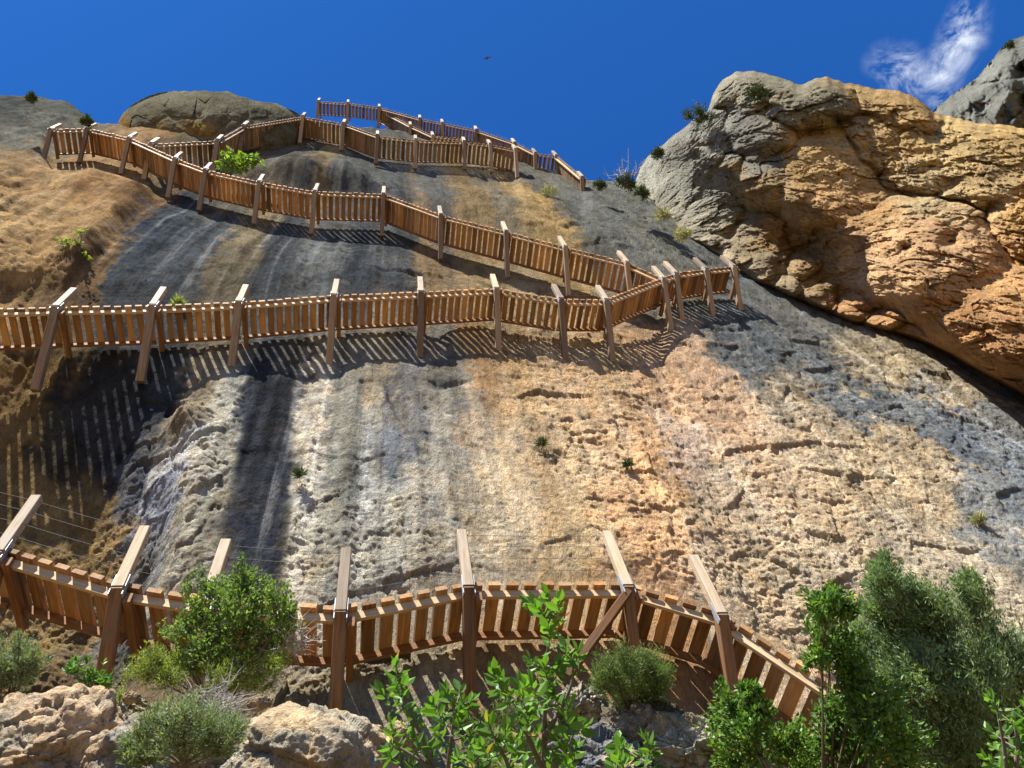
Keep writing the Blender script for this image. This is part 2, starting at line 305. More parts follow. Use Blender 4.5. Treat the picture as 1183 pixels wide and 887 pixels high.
# ------------------------------------------------------------------ main wall
def main_fn(px, py, ds, db):
    base = D0+.94
    dep = base/(ray(px, py)@N); P = PW(px, py, dep)
    q = np.stack([P@TH, P@NH, P[:, 2]*.55], 1)
    iso = np.stack([P@TH, P@NH, P[:, 2]], 1)
    foot = dep/850*1.4; vf = foot/np.maximum(.1, (ray(px, py)@N)/np.linalg.norm(ray(px, py), axis=1))
    # slow swells, water-worn flutes running down, and broken stone
    h = .28*fbm(q*.16, 3)
    h += .10*ridged(np.c_[q[:, 0]*.9, q[:, 1]*.3, q[:, 2]*.10+4], 3)*sm(900, 300, px)
    yy_ = py+14*perlin(iso*1.2); xx_ = px+5*perlin(iso*1.1+8)+2.5*perlin(np.c_[q[:, 0]*3, q[:, 1], q[:, 2]*.2])
    xl = 291-(yy_-440)*.19; xr = 340-(yy_-440)*.045
    sk = (sm(xl-9, xl+7, xx_)*sm(xr+8, xr-7, xx_)*sm(420, 445, yy_)*sm(900, 600, yy_))[:, None]
    rough = .35+.65*sm(-.25, .35, perlin(q*.22+9.)+.5*sm(500, 800, px)*sm(330, 450, py)-.4*gauss(px, py, 300, 560, 90, 160)-.3*gauss(px, py, 250, 290, 200, 60))
    rough = rough*(1-.75*sk[:, 0]); rough = np.maximum(rough, sm(190, 150, py)); fade = 1/(1+(vf/.5)**2)
    h += rough*.065*blocks(iso*np.array([.8, .8, .9])+2.)*1/(1+(vf/.8)**2)
    h += rough*.024*blocks(iso*np.array([2.1, 2.1, 2.7])+.12*np.stack([perlin(iso*1.5), perlin(iso*1.5+5), perlin(iso*1.5+9)], 1))*fade
    h += rough*.018*blocks(iso*5.2+.3*np.stack([perlin(iso*4), perlin(iso*4+5), perlin(iso*4+9)], 1))*1/(1+(vf/.25)**2)
    h += rough*.016*blocks(iso*np.array([5., 5., 9.])+7.)*1/(1+(vf/.25)**2)
    h += rough*.016*blocks(iso*np.array([11., 11., 15.])+3.)*1/(1+(vf/.11)**2)
    h += (.35+.65*rough)*.04*fbm(iso*1.7, 6, .66)*fade
    # pockets
    f1 = worley(iso*np.array([1.3, 1.3, 1.6])+11.)[0]; h -= .09*np.exp(-(f1/.09)**2)*rough*sm(340, 420, py)
    # the hollow under the left of the second flight and the dark band behind the lowest one
    cave = sm(265, 70, px+20*perlin(q*.8)+.10*(py-500))*sm(800, 640, py)
    z0 = PW(np.array(100.), np.array(402.), float(depth_plane(100., 402., 1.)))[2]
    h -= cave*3.4*(1-np.exp(-.40*np.clip(z0-P[:, 2], 0, 20)/3.4))*(1+.06*perlin(iso*.7))
    h -= .7*sm(660, 730, py)*sm(360, 250, px)
    h += .12*gauss(px, py, 215, 520, 38, 80)*(.8+.5*perlin(iso*1.3))+.16*blocks(iso*1.4)*gauss(px, py, 190, 540, 60, 110)
    h += .35*gauss(px, py, 215, 480, 20, 15)
    h -= .25*gauss(px, py, 460, 470, 6, 34, -25)+.2*gauss(px, py, 518, 440, 22, 6)
    # ochre bulge at left above the second flight
    h += .55*sm(6, -20, (px-180)+(py-225)*.78)*sm(150, 210, py)*sm(345, 315, py)*(1+.3*perlin(iso*.8))
    h += .45*gauss(px, py, 350, 205, 60, 26)
    # keep the stone behind the decks
    near = np.zeros(len(px)); dig = near.copy()
    for k, pts in FL.items():
        A = np.array(pts, float); A = A[np.argsort(A[:, 0])]
        yy = np.interp(px, A[:, 0], A[:, 1]); wpx = 1.05/dep*850
        inx = sm(A[0, 0]-14, A[0, 0]+2, px)*sm(A[-1, 0]+14, A[-1, 0]-2, px)
        dig = np.maximum(dig, {'upper': .30, 'back': .45, 'link': .3, 'top': .2}.get(k, .03)*sm(-.5*wpx-4, .1*wpx, py-yy)*sm(2.4*wpx, 1.3*wpx, py-yy)*inx)
        near = np.maximum(near, sm(-.5*wpx-4, .1*wpx, py-yy)*sm(1.9*wpx, 1.1*wpx, py-yy)*inx)
    h = h*(1-near*(h > 0))-dig
    # the top rounds away towards the plateau
    h = h*(.3+.7*sm(0, 26, ds)); cr = sm(14, 0, ds)
    P = P-N*h[:, None]+ray(px, py)*(1.5*cr*cr+.4*sm(40, 0, ds))[:, None]
    w = (12*perlin(q*.9)+13*perlin(iso*2.6)+8*perlin(iso*7.), 36*perlin(q*.5+7)+10*perlin(iso*2.))
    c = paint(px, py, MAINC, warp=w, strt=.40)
    c = c*(1-.9*sk)+.9*sk*lin((48, 49, 57))*(1+.35*perlin(np.c_[q[:, 0]*6, q[:, 1], q[:, 2]*.4])+.3*perlin(iso*6))[:, None]
    pk = (sm(xr, xr+6, xx_)*sm(xr+24, xr+12, xx_)*sm(430, 470, yy_)*sm(-.4, .2, perlin(iso*1.5)))[:, None]*.6; c = c*(1-pk)+pk*lin((208, 190, 170))
    st = fbm(np.c_[q[:, 0]*3.2, q[:, 1], q[:, 2]*.12], 4, .6); st2 = perlin(np.c_[q[:, 0]*.8, q[:, 1], q[:, 2]*.07+3])
    wet = np.maximum(gauss(px, py, 260, 280, 190, 75), np.maximum(gauss(px, py, 390, 550, 190, 160), np.maximum(.85*gauss(px, py, 1020, 450, 230, 120), .3*gauss(px, py, 660, 560, 250, 150))))
    c = c*(1+(.10+.38*wet)[:, None]*np.clip(st, -1, 1)[:, None]+.16*st2[:, None])
    wt = (.30*wet*sm(.45, .9, st+.3*perlin(q*2.)))[:, None]; c = c*(1-wt)+wt*np.array([.34, .33, .33])
    # ochre iron patches
    oc = sm(.15, .6, perlin(q*.55+40)+.6*perlin(iso*2.1+3))*sm(560, 700, px)*sm(380, 430, py)*sm(1050, 900, px)
    c = c*(1-.22*oc[:, None])+.22*oc[:, None]*np.array([.36, .19, .075])
    dk = sm(.1, .5, perlin(iso*1.6+50)+.4*perlin(iso*5.))*.22; c = c*(1-dk[:, None])
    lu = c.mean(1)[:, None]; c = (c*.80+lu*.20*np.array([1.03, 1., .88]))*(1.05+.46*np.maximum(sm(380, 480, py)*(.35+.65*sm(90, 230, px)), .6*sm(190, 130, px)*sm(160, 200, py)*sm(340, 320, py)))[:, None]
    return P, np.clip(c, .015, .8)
wall = sheet('limestone_cliff_wall', 0,
 [(-260,80),(-100,92),(0,110),(45,112),(75,119),(100,134),(112,141),(150,148),(200,146),(260,140),(300,137),(345,136),(372,141),(440,148),(500,153),(545,163),(600,182),(640,196),(672,209),(700,209),(745,213),(800,262),(880,320),(960,350),(1100,400),(1450,560)],
 [(-260,1010),(1450,1010)], 1180, 760, main_fn, MR, back=9.)
tag(wall, kind='structure')
# ------------------------------------------------------------------ buttress on the right
WB = rbf([(745,190,.0275),(735,225,.0262),(850,85,.0285),(800,130,.0280),(960,90,.0300),(1075,128,.0315),(1183,150,.0335),(1183,300,.0420),(1183,460,.0550),(1450,200,.040),(1450,590,.0668),(800,285,.0372),(880,335,.0420),(950,362,.0449),(1050,400,.0497),(870,230,.0348),(1000,240,.0358),(1050,320,.0435)])
BUL = [(785,195,48,62,2.2,15),(752,205,22,32,1.2,0),(850,108,48,30,1.8,0),(815,150,36,40,1.6,20),(872,150,52,36,1.8,10),(938,118,72,32,2.0,10),(1030,126,66,26,1.6,15),(825,232,42,58,1.7,20),(880,215,42,40,1.2,0),(955,225,75,62,1.5,30),(1050,180,90,40,1.5,20),(1140,200,90,50,1.6,15),(868,285,62,34,1.3,35),(930,322,34,28,1.3,30),(1065,305,112,78,2.,10),(1150,365,110,74,1.7,15),(992,290,60,62,1.6,30),(975,368,40,18,.9,30),(1040,392,50,16,.8,25),(1190,260,60,50,1.4,0),(1330,300,130,150,2.5,0)]
def but_fn(px, py, ds, db):
    dep0 = 1/WB(px, py); P = PW(px, py, dep0); iso = np.stack([P@TH, P@NH, P[:, 2]], 1)
    wx = px+11*perlin(iso*.45)+5*perlin(iso*1.3); wy = py+11*perlin(iso*.45+30)+5*perlin(iso*1.3+20)
    h = np.zeros(len(px)); h2 = h.copy()
    for cx, cy, rx, ry, am, rot in BUL:
        c, s = math.cos(math.radians(rot)), math.sin(math.radians(rot)); dx = wx-cx; dy = wy-cy
        u = (dx*c+dy*s)/rx; v = (-dx*s+dy*c)/ry; b_ = 1.0*am*np.clip(1-(u*u+v*v)**1.2, 0, 1)**.55; h2 = np.where(b_ > h, h, np.maximum(h2, b_)); h = np.maximum(h, b_)
    h -= .42*np.exp(-((h-h2)/.3)**2)*(h2 > .05)*sm(-.3, .5, perlin(iso*.3+60))
    wr = .35*np.stack([perlin(iso*.9), perlin(iso*.9+5), perlin(iso*.9+9)], 1)
    h += .55*fbm(iso*.22+3, 3)
    h += .22*blocks(iso*.36+.7*wr)+.10*blocks(iso*1.0+1.2*wr)
    hs = .085*blocks(iso*2.6+2*wr)+.04*blocks(iso*6.)+.05*fbm(iso*3.1, 5, .65)+.06*ridged(iso*.8+5, 4, .55)
    for cx, cy, rx, ry, am in [(905,330,22,15,.9),(950,342,24,16,1.),(876,303,20,16,.8),(985,360,26,14,.9),(1020,376,24,12,.8),(850,292,18,13,.7),(930,308,18,13,.8),(826,280,18,12,.6)]:
        hs = hs+am*np.clip(1-((wx-cx)/rx)**2-((wy-cy)/ry)**2, 0, 1)**.5
    h += .10*fbm(iso*1.3, 6, .62)
    h -= .5*gauss(px, py, 1097, 277, 11, 9)*2+.5*gauss(px, py, 1044, 286, 6, 5)
    # rounding at the skyline and the overhanging underside along the lower edge
    h = h*sm(-2, 16, ds)-2.0*sm(9, 0, ds)**2
    kk = sm(990, 1120, px)*.35; h *= kk+(1-kk)*sm(-10, 55, db); kd = (sm(35+95*sm(1120, 960, px), 0, db)*(.45+.55*sm(1150, 1000, px)))[:, None]
    e = sm(16, 0, db+5*perlin(iso*.5))**1.5; 
    h = h+hs; P = P-(ray(px, py)*h[:, None]*.9)
    back = np.maximum((D0+1.7)/(ray(px, py)@N), 1/WB(px, py)+.1)
    P = P*(1-kd)+kd*(PW(px, py, (D0+.95)/(ray(px, py)@N))-ray(px, py)*h[:, None]*.9)
    d1 = ((P-CAM)@CF); dn = d1*(1-e)+(back-hs*.8)*e
    P = CAM+ray(px, py)*dn[:, None]
    w = (12*perlin(iso*.6)+5*perlin(iso*2.), 14*perlin(iso*.6+7)+5*perlin(iso*2.+4))
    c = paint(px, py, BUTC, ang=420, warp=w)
    c = (c*.80+.20*c.mean(1)[:, None]*np.array([1.03, 1., .85]))*np.array([1.02, 1., .98])*(1.55+.35*sm(900, 800, px))[:, None]*(1+.2*perlin(iso*.5+2)+.15*fbm(iso*2.4, 3))[:, None]  # left side painted lighter, standing in for sunlight on its lobes
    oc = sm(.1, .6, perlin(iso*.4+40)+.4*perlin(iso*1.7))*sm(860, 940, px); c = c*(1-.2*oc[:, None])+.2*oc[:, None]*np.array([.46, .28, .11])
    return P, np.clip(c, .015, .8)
but = sheet('rock_buttress', 0,
 [(732,214),(740,195),(748,182),(762,170),(778,156),(792,146),(806,134),(818,126),(824,108),(834,92),(850,83),(865,81),(884,85),(905,92),(925,97),(940,91),(955,88),(975,95),(1000,100),(1025,103),(1050,109),(1068,120),(1080,131),(1110,138),(1140,143),(1183,147),(1450,215)],
 [(732,226),(775,262),(800,288),(840,312),(880,335),(920,356),(960,368),(1000,384),(1050,400),(1100,418),(1183,462),(1450,600)], 820, 420, but_fn, MRf, back=10.)
tag(but, kind='structure')
# ------------------------------------------------------------------ far cliff top right, dome behind the top flights
def far_fn(px, py, ds, db):
    dep0 = 62-.02*(px-1100)+0*px; P = PW(px, py, dep0); iso = np.stack([P@TH, P@NH, P[:, 2]], 1)
    h = 2.*ridged(np.c_[iso[:, 0]*.16, iso[:, 1]*.1, iso[:, 2]*.03], 4, .6)+.8*blocks(iso*.3)+.4*blocks(iso*.8)+.3*fbm(iso*.9, 4)
    h -= 6*sm(35, 0, ds)**2+3*sm(80, 0, ds)
    P = P-ray(px, py)*h[:, None]
    c = lin((150, 146, 138))*(1+.25*fbm(np.c_[iso[:, 0]*.4, iso[:, 1]*.4, iso[:, 2]*.06], 4))[:, None]
    oc = sm(.3, .7, perlin(iso*.1+4))[:, None]*.4; c = c*(1-oc)+oc*lin((160, 130, 95))
    return P, np.clip(c, .015, .8)
far = sheet('far_cliff', 0, [(1060,165),(1078,128),(1090,118),(1105,107),(1125,92),(1142,74),(1158,55),(1172,44),(1183,40),(1230,10),(1450,-70)], [(1060,175),(1183,230),(1450,330)], 330, 150, far_fn, MRf, back=25.)
tag(far, kind='structure')
def dome_fn(px, py, ds, db):
    dep0 = 44+0*px; P = PW(px, py, dep0); iso = np.stack([P@TH, P@NH, P[:, 2]], 1)
    u = (px-240)/112; v = (py-158)/56
    h = 5*np.sqrt(np.clip(1-u*u-np.clip(v, -1, .2)**2, 0, 1))+.35*fbm(iso*.4, 4)+.10*blocks(iso*.7)+.10*fbm(iso*1.2, 5, .6)
    P = P-ray(px, py)*h[:, None]
    c = lin((138, 130, 112))*(1+.2*fbm(iso*.7, 4))[:, None]
    oc = np.clip(gauss(px, py, 150, 142, 22, 22)+gauss(px, py, 195, 148, 24, 13)+.6*gauss(px, py, 235, 150, 18, 8), 0, 1)*sm(-.5, .2, perlin(iso*.5)+.1); oc = oc[:, None]
    c = c*(1-oc)+oc*lin((205, 155, 80)); return P, np.clip(c, .015, .8)
dome = sheet('rounded_summit', 0, [(130,158),(136,143),(143,130),(152,121),(165,114),(185,107),(205,104),(235,105),(262,107),(285,113),(310,119),(335,126),(352,134),(372,150)], [(130,172),(372,178)], 380, 110, dome_fn, MRf, back=10.)
tag(dome, kind='structure')
# ------------------------------------------------------------------ ground: rises from the camera to the foot of the wall, runs on to the horizon below
gx = np.concatenate([-np.geomspace(400, 14, 26), np.linspace(-13.5, 13.5, 220), np.geomspace(14, 400, 26)])
gy = np.concatenate([-np.geomspace(400, 3, 30), np.linspace(-2.9, 9.5, 200), np.geomspace(10, 60, 12)])
GX, GY = np.meshgrid(gx, gy); gp = np.c_[GX.ravel(), GY.ravel(), 0*GX.ravel()]
def ground_z(x, y):
    p = np.c_[np.atleast_1d(x), np.atleast_1d(y), 0*np.atleast_1d(x)].astype(float); q = p@NH-(CAM@NH)
    z = 4.5*sm(D0-6.2, D0-1.6, q)+1.3*sm(D0-2, D0+1, q)
    z = z-.25*np.clip(-q-1, 0, 400)**.9-.10*np.clip(p[:, 0]-2, -3, 6)*sm(2, 5, q)
    return z+.22*fbm(p*.9+5, 4)*sm(-1, 2.5, q)+.12*fbm(p*.3, 3)
gz = ground_z(gp[:, 0], gp[:, 1]); gp[:, 2] = gz
gc = lin((165, 135, 100))*(1+.3*fbm(gp*1.3, 4))[:, None]
ni, nj = len(gy), len(gx); ii = np.arange(ni-1)[:, None]*nj+np.arange(nj-1)[None]
g = mesh_obj('ground', gp, np.stack([ii, ii+1, ii+nj+1, ii+nj], -1).reshape(-1, 4), MRn, attrs={'col': ('FLOAT_COLOR', np.c_[np.clip(gc, .02, .8), np.ones(len(gp))])}, smooth=True)
tag(g, kind='structure')
# ------------------------------------------------------------------ boulders
def icos(n):
    import bmesh
    bm = bmesh.new(); bmesh.ops.create_icosphere(bm, subdivisions=n, radius=1)
    V = np.array([v.co[:] for v in bm.verts]); F = np.array([[v.index for v in q.verts] for q in bm.faces]); bm.free(); return V, F
ICO = icos(7)
def boulder(label, px, py, dep, rx, ry, c1, c2, seed, rot=0., facet=.3, rz=.9):
    V, F = ICO; ctr = PW(np.array(float(px)), np.array(float(py)), dep); s = dep/850
    o = V+seed*3.7
    r = 1+.15*fbm(o*.8, 3)+facet*.22*blocks(o*1.3)+facet*.11*blocks(o*3.1)+facet*.05*blocks(o*7.5)+.022*fbm(o*7, 5, .6)+.03*fbm(o*2.2, 4, .6)
    W = V*r[:, None]; a = math.radians(rot)
    ex = CR*math.cos(a)-CU*math.sin(a); ey = CU*math.cos(a)+CR*math.sin(a)
    P = W[:, :1]*rx*s*ex+W[:, 1:2]*rz*min(rx, ry)*s*CF+W[:, 2:]*ry*s*ey
    m = sm(-.15, .25, fbm(o*1.1+4, 4))[:, None]; c = (lin(c1)*(1-m)+lin(c2)*m)*1.22; c = c*(1+.2*fbm(o*5, 3))[:, None]
    ob = mesh_obj('boulder', P, F, MRn, attrs={'col': ('FLOAT_COLOR', np.c_[np.clip(c, .02, .8), np.ones(len(P))])}, smooth=True)
    ob.location = tuple(ctr); tag(ob, label, 'boulder', 'boulders in front of the lowest walkway'); return ob
TAN = (205, 168, 130); GRY = (135, 133, 135); ORG = (200, 150, 105); PAL = (205, 190, 170)
boulder('large rounded tan and grey boulder right of the grey-green shrub in the lower left', 362, 918, 5.0, 112, 98, (215, 184, 150), (195, 180, 162), 1, 8, .28)
boulder('cracked tan rock outcrop filling the bottom left corner', 55, 912, 5.4, 130, 100, (212, 180, 150), (190, 172, 152), 2, -6, .6)
boulder('tan rock between the left corner outcrop and the grey-green shrub', 178, 930, 5.1, 85, 105, (208, 172, 140), (175, 165, 155), 3, 10, .5)
boulder('small brown rock ledge at the left edge under the leftmost bush', 10, 838, 5.8, 42, 26, (185, 140, 95), TAN, 4, -20, .8)
boulder('small pale rock half under the left bushes', 128, 826, 6.0, 58, 24, (212, 182, 150), (190, 175, 155), 5, 5, .6)
boulder('craggy pale grey rock at the foot of the fine-leaved bush', 668, 826, 5.6, 30, 36, (165, 155, 145), PAL, 6, 20, 1.)
boulder('dark craggy rock under the fine-leaved bush', 735, 850, 5.4, 52, 40, (110, 100, 92), (165, 150, 135), 7, -15, 1.)
boulder('pale craggy rock between the fine-leaved bush and the glossy oak shrub', 805, 872, 5.2, 62, 42, PAL, (190, 165, 135), 8, 10, 1.)
boulder('broken tan rock at the bottom edge behind the bright-leaved shrub', 690, 900, 5.0, 70, 50, (190, 170, 145), GRY, 9, 0, 1.)
for lab, x, y, rr, sd in [('small tan rock under the yellow-green bush', 222, 815, 17, 21), ('small grey rock left of the dead twigs', 196, 822, 12, 22), ('little tan stone beside the green tussock', 152, 806, 10, 23), ('small tan rock at the upper right edge of the large rounded boulder', 462, 852, 22, 24), ('small pale stone between two craggy rocks under the fine-leaved bush', 700, 858, 16, 25), ('small tan stone under the lowest walkway behind the large rounded boulder', 300, 812, 13, 26)]:
    boulder(lab, x, y, 5.5, rr, rr*.7, (205, 178, 145), (170, 158, 142), sd, sd*13 % 40-20, .7)
# ------------------------------------------------------------------ walkways
def flight(key, label, width=.88, plk=None, rail=.98, post=.12, zig=None, brace=1.35, skip=(), beam_mat=None, cab=.0022, gap=.26, skippost=(), pmat=None):
    pts = FL[key]; off = FOFF[key]
    O = np.array([outer(x, y, off) for x, y in pts]); n = len(O)
    root = thing('walkway_flight', label, 'walkway', O[0], 'wooden walkway flights zigzagging up the cliff')
    Z = np.array([0, 0, 1.])
    sw = .055; sh = .125
    for i in range(n-1):
        a, b = O[i], O[i+1]; d = b-a; L = np.linalg.norm(d); e = d/L; dh = np.array([d[0], d[1], 0]); lh = np.linalg.norm(dh); dh /= lh
        inn = np.cross(Z, dh); inn = inn if inn@NH > 0 else -inn
        up = np.cross(e, inn); up = up if up[2] > 0 else -up
        wi = [width-.07]*2
        for k, (o_in, hh) in enumerate(((.055, sh), (wi[0]+.02, sh*.95))):
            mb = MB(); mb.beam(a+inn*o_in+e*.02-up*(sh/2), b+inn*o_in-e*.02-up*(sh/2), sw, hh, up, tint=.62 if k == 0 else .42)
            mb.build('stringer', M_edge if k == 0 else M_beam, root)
        mb = MB(); np_ = max(2, int(round(L/gap))); slope = d[2]/max(lh, .1)
        for j in range(np_):
            c = a+d*((j+.5)/np_); pw = L/np_*(.70 if key == 'low' else .67)
            ax = e
            upp = up
            lift = .037
            jz = rng.normal(0, .003); w2 = width+rng.normal(0, .012)
            mb.beam(c+upp*(lift+jz)-inn*(.045+abs(rng.normal(0, .012))), c+upp*(lift+jz)+inn*w2, pw*rng.uniform(.94, 1.04), .07, upp)
        mb.build('deck', plk or M_plank, root)
    for i in range(n):
        if i in skippost: continue
        o = O[i]; t = (O[min(i+1, n-1)]-O[max(i-1, 0)]); t[2] = 0; t /= np.linalg.norm(t); inn = np.cross(Z, t); inn = inn if inn@NH > 0 else -inn
        p = o-inn*(post*.5+.01); lean = -inn*.04*0+t*rng.normal(0, .012)
        mb = MB(); mb.beam(p-Z*.12, p+Z*rail+lean*rail, post, post*.9, inn); mb.build('post', pmat or M_post, root)
        br = brace*(.92+.14*rng.random()); foot = o+NH*1.12-Z*br
        mb = MB(); mb.beam(p+Z*(-.04)+t*post*.0-inn*.015, foot, post*1.15, post*1.1, inn); mb.build('brace', beam_mat or M_beam, root)
        if key == 'low' and i == 6:
            mb = MB(); mb.beam(p-Z*.15, outer(662, 752)+NH*.45, post*.8, post*.8, inn); mb.build('diagonal_strut', M_beam, root)
        mb = MB(); q = o+t*(post*.95)-Z*(sh+.055); mb.beam(q-inn*.04, q+NH*1.12, .09, .15, Z, tint=.45); mb.build('joist', M_beam, root)
        mb = MB(); mb.beam(p+t*(post*.56)-Z*.2-inn*0, p+t*(post*.56)+Z*.14, .012, .09, inn); mb.beam(p-t*(post*.56)-Z*.2, p-t*(post*.56)+Z*.14, .012, .09, inn); mb.build('bracket', M_steel, root)
    for hgt in (.27, .52, .77, 1.0):
        tb = TB(4); P = []
        for i in range(n):
            t = (O[min(i+1, n-1)]-O[max(i-1, 0)]); t[2] = 0; t /= np.linalg.norm(t); inn = np.cross(Z, t); inn = inn if inn@NH > 0 else -inn
            p = O[i]-inn*(post*.5+.01)+Z*hgt*rail/1.06
            if P: P.append((P[-1]+p)/2-Z*.015)
            P.append(p)
        tb.tube(P, cab); tb.build('cable', M_cable, root)
    return root
flight('low', 'lowest and nearest wooden walkway, passing behind the bushes at the foot of the wall', brace=1.6, post=.14, cab=.0032, rail=1.08, skippost=(8, 9))
flight('mid', 'long level wooden walkway across the middle of the cliff, entering from the left edge', gap=.205, brace=1.55, post=.145, beam_mat=M_beamw)
flight('upper', 'wooden stairway sloping from the upper left landing down to the middle walkway', gap=.225, brace=1.6, post=.14, width=1.02, beam_mat=M_beamw)
flight('back', 'wooden stairway above the lime-green bush, second highest on the cliff', plk=M_plankd, width=1.15, brace=1.8, post=.17, beam_mat=M_beamw)
flight('link', 'short wooden stair joining the top landing to the flight below it', plk=M_plankd, brace=1.2, post=.17, skippost=(0, 3), beam_mat=M_beamw)
flight('top', 'topmost wooden stairway standing against the blue sky', plk=M_plankd, brace=1.2, post=.17, beam_mat=M_beamw)
# ------------------------------------------------------------------ plants
def leafshape(kind):
    if kind == 'oval':
        V = np.array([(0, 0, 0), (.22, .28, .05), (.25, .62, .06), (0, 1, -.04), (-.25, .62, .06), (-.22, .28, .05), (0, .5, -.03)], float)
        F = [(0, 1, 6), (1, 2, 6), (2, 3, 6), (3, 4, 6), (4, 5, 6), (5, 0, 6)]
    elif kind == 'needle':
        V = np.array([(0, 0, 0), (.07, .5, 0), (0, 1, 0), (-.07, .5, .02)], float); F = [(0, 1, 2), (0, 2, 3)]
    elif kind == 'spray':
        V = np.array([(0, 0, 0), (.12, .35, 0), (.05, .55, .02), (0, 1, 0), (-.05, .55, .02), (-.12, .35, 0)], float); F = [(0, 1, 2), (0, 2, 3), (0, 3, 4), (0, 4, 5)]
    else:
        V = np.array([(0, 0, 0), (.3, .4, .03), (0, 1, 0), (-.3, .4, .03)], float); F = [(0, 1, 2), (0, 2, 3)]
    return V, np.array(F)
def leaves(pos, dirs, size, kind, name, mat, parent, tint=None):
    V, F = leafshape(kind); n = len(pos)
    d = dirs/np.linalg.norm(dirs, axis=1)[:, None]; r = rng.normal(size=(n, 3)); s = np.cross(d, r); s /= np.linalg.norm(s, axis=1)[:, None]; u = np.cross(s, d)
    sz = size*rng.uniform(.6, 1.25, n)
    P = pos[:, None]+sz[:, None, None]*(V[None, :, :1]*s[:, None]+V[None, :, 1:2]*d[:, None]+V[None, :, 2:]*u[:, None])
    Fa = (F[None]+(np.arange(n)*len(V))[:, None, None]).reshape(-1, 3)
    t = np.clip(rng.beta(2, 2.4, n), 0, .84) if tint is None else tint
    if tint is None: t[rng.random(n) < .012] = 1.
    return mesh_obj(name, P.reshape(-1, 3), Fa, mat, parent, {'tint': ('FLOAT', np.repeat(t, len(V)))})
UPZ = np.array([0, 0, 1.])
def shrub(name, label, cat, dep, base, blobs, mat, size, kind, density=1., bark=None, depthr=.8, upb=.5, stem=.03, clump=.35, tw=None):
    """blobs in picture units (x, y, r) at a distance; crown = twigs with leaves, spread through the volume of the clumps"""
    b = PW(np.array(float(base[0])), np.array(float(base[1])), base[2] if len(base) > 2 else dep)
    root = thing(name, label, cat, b); tb = TB(5); LP = []; LD = []; TT = []
    for bl in blobs:
        r = bl[2]*dep/850; c = PW(np.array(float(bl[0])), np.array(float(bl[1])), dep+rng.normal(0, r*depthr))
        mid = b*.45+c*.55+rng.normal(0, r*.3, 3); ts = np.linspace(0, 1, 7)[:, None]
        cu = (1-ts)**2*b+2*ts*(1-ts)*(mid-UPZ*.0)+ts**2*c
        tb.tube(cu, np.linspace(stem, stem*.3, 7))
        nt = max(4, int(9*clump/.35)); nsub = max(6, int(26*density))
        for k in range(nsub):
            v = rng.normal(size=3); v /= np.linalg.norm(v); e = c+v*r*rng.uniform(.3, 1.35)*np.array([1, 1, 1])
            s0 = cu[rng.integers(5, 7)]; m2 = (s0+e)/2+rng.normal(0, r*.12, 3); tt = np.linspace(0, 1, 4)[:, None]
            tw_ = (1-tt)**2*s0+2*tt*(1-tt)*m2+tt**2*e; tb.tube(tw_, np.linspace(stem*.22, stem*.07, 4))
            nl = int(nt*density*(r/size)*.35)+3
            # clump round the twig end: elongated along twig
            dr = e-s0; dr /= np.linalg.norm(dr)+1e-9; dr = dr+UPZ*upb; dr /= np.linalg.norm(dr)
            q = rng.normal(0, 1, (nl, 3))*r*rng.uniform(.12, .24)+e+dr*rng.uniform(-.6, .3, (nl, 1))*r
            LP.append(q); LD.append(dr+rng.normal(0, .55, (nl, 3))); TT.append(np.clip(rng.normal(.42, .12)+rng.normal(0, .16, nl), 0, .84))
    T = np.concatenate(TT); T[rng.random(len(T)) < .008] = 1. if mat in (L_oak, L_arb) else .5
    leaves(np.concatenate(LP), np.concatenate(LD), size, kind, 'foliage', mat, root, T)
    tb.build('branches', bark or M_bark, root); return root
def rosettes(name, label, dep, stems, ros, mat, size=.075, cat='shrub', rad=.012):
    b = PW(np.array(float(stems[0][0][0])), np.array(float(stems[0][0][1])), dep); root = thing(name, label, cat, b); tb = TB(6); pts = []
    for st in stems:
        P = np.array([PW(np.array(float(x)), np.array(float(y)), dep+.02*k) for k, (x, y) in enumerate(st)]); 
        tt = np.linspace(0, len(P)-1, 14); P = np.stack([np.interp(tt, np.arange(len(P)), P[:, i]) for i in range(3)], 1); P += .006*perlin(P*6)[:, None]
        tb.tube(P, np.linspace(rad, rad*.35, 14)); pts.append(P)
    A = np.concatenate(pts); LP = []; LD = []; TT = []
    for x, y in ros:
        c = PW(np.array(float(x)), np.array(float(y)), dep+rng.normal(0, .12)); i = np.argmin(np.linalg.norm(A-c, axis=1)+.3*np.clip(A[:, 2]-c[2]+.05, 0, 9)); s0 = A[i]
        ax = c-s0; ax = ax/(np.linalg.norm(ax)+1e-9)+UPZ*.9; ax /= np.linalg.norm(ax)
        ln = .10; tt = np.linspace(0, 1, 5)[:, None]; e = c+ax*ln*.5
        cu = (1-tt)**2*s0+2*tt*(1-tt)*(c*.6+s0*.4-UPZ*.02)+tt**2*e; tb.tube(cu, np.linspace(.0045, .002, 5))
        nl = rng.integers(9, 15); k = np.arange(nl); ph = k*2.4+rng.random(); el = np.linspace(.0, 1.25, nl)
        s = np.cross(ax, [.3, .5, .8]); s /= np.linalg.norm(s); t = np.cross(ax, s)
        dd = (np.cos(el)[:, None]*(np.cos(ph)[:, None]*s+np.sin(ph)[:, None]*t)+np.sin(el)[:, None]*ax)
        LP.append(e-ax*ln*(1-k/nl)[:, None]); LD.append(dd); TT.append(np.clip(rng.normal(.5, .12)+.25*k/nl+rng.normal(0, .1, nl), 0, .84))
    T = np.concatenate(TT); T[rng.random(len(T)) < .02] = 1.
    leaves(np.concatenate(LP), np.concatenate(LD), size, 'oval', 'foliage', mat, root, T); tb.build('stems', M_bark, root); return root
